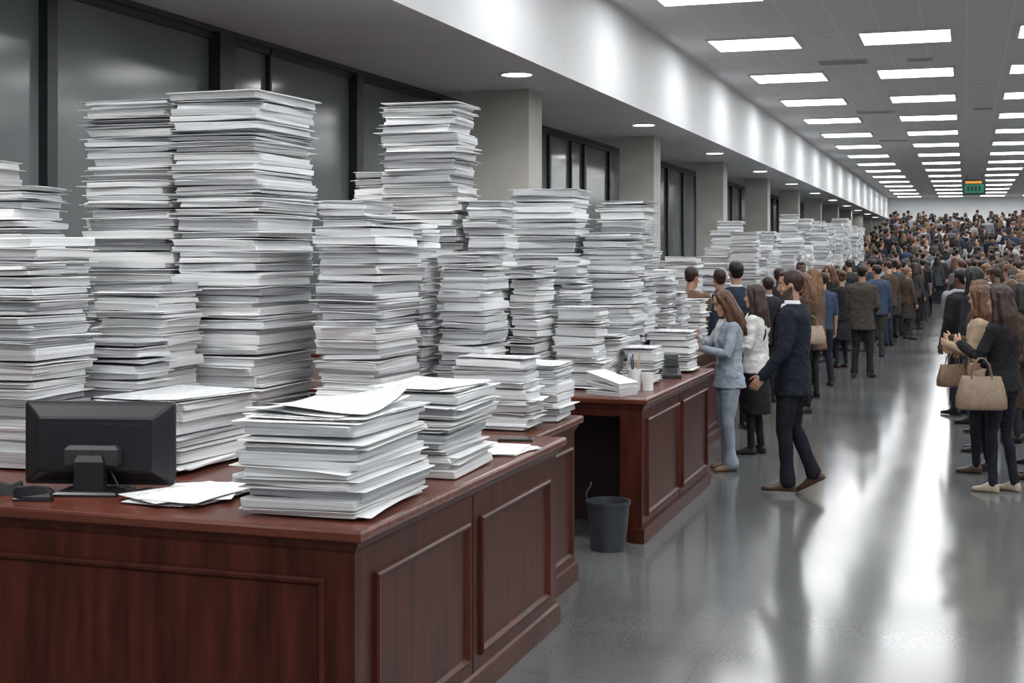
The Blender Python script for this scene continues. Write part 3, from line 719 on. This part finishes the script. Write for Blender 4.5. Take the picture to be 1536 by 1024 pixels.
VAR=[]
specs=[dict(sex='m',jhem=.8,bulk=.02,collar=True,vneck=1.15),
 dict(sex='f',jhem=.82,bulk=.016,hair='long'),
 dict(sex='m',jhem=.84,bulk=.015,hands=[(-.1,.22,1.08),(.1,.22,1.08)]),
 dict(sex='f',jhem=.65,bulk=.026,flare=.02,hair='long',hairlen=.28,hands=[(-.1,.22,1.1),(.24,.05,.86)]),
 dict(sex='m',jhem=.8,bulk=.03,head=(.5,0)),
 dict(sex='f',jhem=.85,hair='bun',skirt=.5,head=(-.5,0)),
 dict(sex='f',jhem=.84,bulk=.02,head=(.6,.1),hair='long',hands=[(-.1,.25,1.15),(.1,.25,1.15)]),
 dict(sex='m',jhem=.72,bulk=.03,flare=.015,lean=.03,head=(-.4,.15)),
 dict(sex='m',jhem=.86,bulk=.01,sleeve=.4,feet=[(-.12,.08,.2,0),(.12,-.06,-.2,0)]),
 dict(sex='m',jhem=.82,bulk=.022,head=(.2,.3),hands=[(-.06,.28,1.2),(.22,.1,.9)])]
for i,sp in enumerate(specs):
    sp=dict(sp); sp['vox']=.016; sp['seed']=20+i
    mb=person_mesh(sp); me=bpy.data.meshes.new('queue_person_mesh_%d'%i)
    me.from_pydata([tuple(v) for v in mb.v],[],mb.f)
    for q in range(10): me.materials.append(M_EYED)
    me.polygons.foreach_set('material_index',mb.m); me.polygons.foreach_set('use_smooth',[True]*len(mb.f)); me.update()
    VAR.append(me)
TOPS=[(.02,.025,.04),(.015,.015,.017),(.05,.05,.055),(.10,.10,.11),(.07,.045,.03),(.22,.23,.25),(.04,.06,.10),(.40,.40,.40),(.02,.03,.05),(.12,.075,.05),(.03,.035,.03),(.18,.22,.29),(.012,.012,.014),(.02,.02,.025)]
BOTS=[(.015,.017,.025),(.02,.02,.022),(.03,.04,.06),(.05,.045,.04)]
HAIRS=[BLK,DBR,DBR,BRN,BLK,BLK,DBR,BRN,DBR,BLD]
def crowd(name,items,seed):
    r=random.Random(seed)
    e=bpy.data.objects.new(name,None); COL.objects.link(e)
    for k,(x,y,z,h) in enumerate(items):
        vi=r.randrange(len(VAR)); ob=bpy.data.objects.new('person_%03d'%k,VAR[vi]); COL.objects.link(ob); ob.parent=e
        ml=matlist(r.choice(TOPS),r.choice(BOTS),r.choice('llmd'),r.choice(HAIRS),r.choice([DBR,BLK]),(.4,.42,.45))
        for q,m_ in enumerate(ml): ob.material_slots[q].link='OBJECT'; ob.material_slots[q].material=m_
        s=r.uniform(.91,1.04)
        ob.location=(x,y,z+.003); ob.rotation_euler=(0,0,math.radians(h)); ob.scale=(s*r.uniform(.95,1.08),s,s)
r=random.Random(11)
items=[(-1.95,18.6,0,60),(-2.45,17.9,0,20),(-2.5,19.5,0,-10),(-2.0,20.4,0,30),(-2.45,21.6,0,170),(-2.0,23.6,0,40),(-1.6,26.4,0,20),(-1.95,27.6,0,-30),(-1.55,29.6,0,60)]
y=26.0
while y<49.5:
    for x in (-2.5,-1.95,-1.45):
        if r.random()<.8 and not (y<30 and x>-2.2): items.append((x+r.uniform(-.2,.2)+ (y-30)*.008,y+r.uniform(-.3,.3),0,r.uniform(-50,50)))
    y+=.95
crowd('waiting_queue_of_people',items,3)
items=[(.55,12.5,0,70),(.7,13.4,0,60),(.5,14.9,0,75),(.15,15.6,0,70)]
y=16.5
while y<49.5:
    for x in (.05,.6,1.15,1.7,2.3):
        if x<.06*y+.6 and r.random()<.8: items.append((x+r.uniform(-.15,.15)-(y-16)*.010,y+r.uniform(-.3,.3),0,r.uniform(-20,90)))
    y+=1.0
crowd('waiting_queue_of_people',items,4)
items=[]
for k in range(17):
    yy=50.6+1.8*k; 
    for h in range(2):
        x=-4.1+r.uniform(0,.4)
        while x<5.5:
            if r.random()<.72: items.append((x+r.uniform(-.12,.12),yy+h*.75+r.uniform(-.15,.15),.15*(k+1),r.uniform(130,230) if r.random()<.15 else r.uniform(-60,60)))
            x+=r.uniform(.5,.9)
crowd('crowd_on_steps',items,5)
crowd('clerks_behind_counter',[(-3.0,15.5,0,0),(-2.75,15.95,0,30)],9)

# ------------------------------------------------------------------ world, camera
w=bpy.data.worlds.new('World'); scene.world=w; w.use_nodes=True
bg=w.node_tree.nodes['Background']; bg.inputs[0].default_value=(.80,.88,1.0,1); bg.inputs[1].default_value=.28
scene.view_settings.view_transform='Standard'
cam=bpy.data.cameras.new('Camera'); co=bpy.data.objects.new('Camera',cam); COL.objects.link(co)
cam.sensor_width=36; cam.lens=2050/1536*36; cam.shift_y=-132/1536; cam.clip_end=300
co.location=(0,0,1.93); co.rotation_euler=(math.radians(90),0,math.atan(682/2050))
scene.camera=co
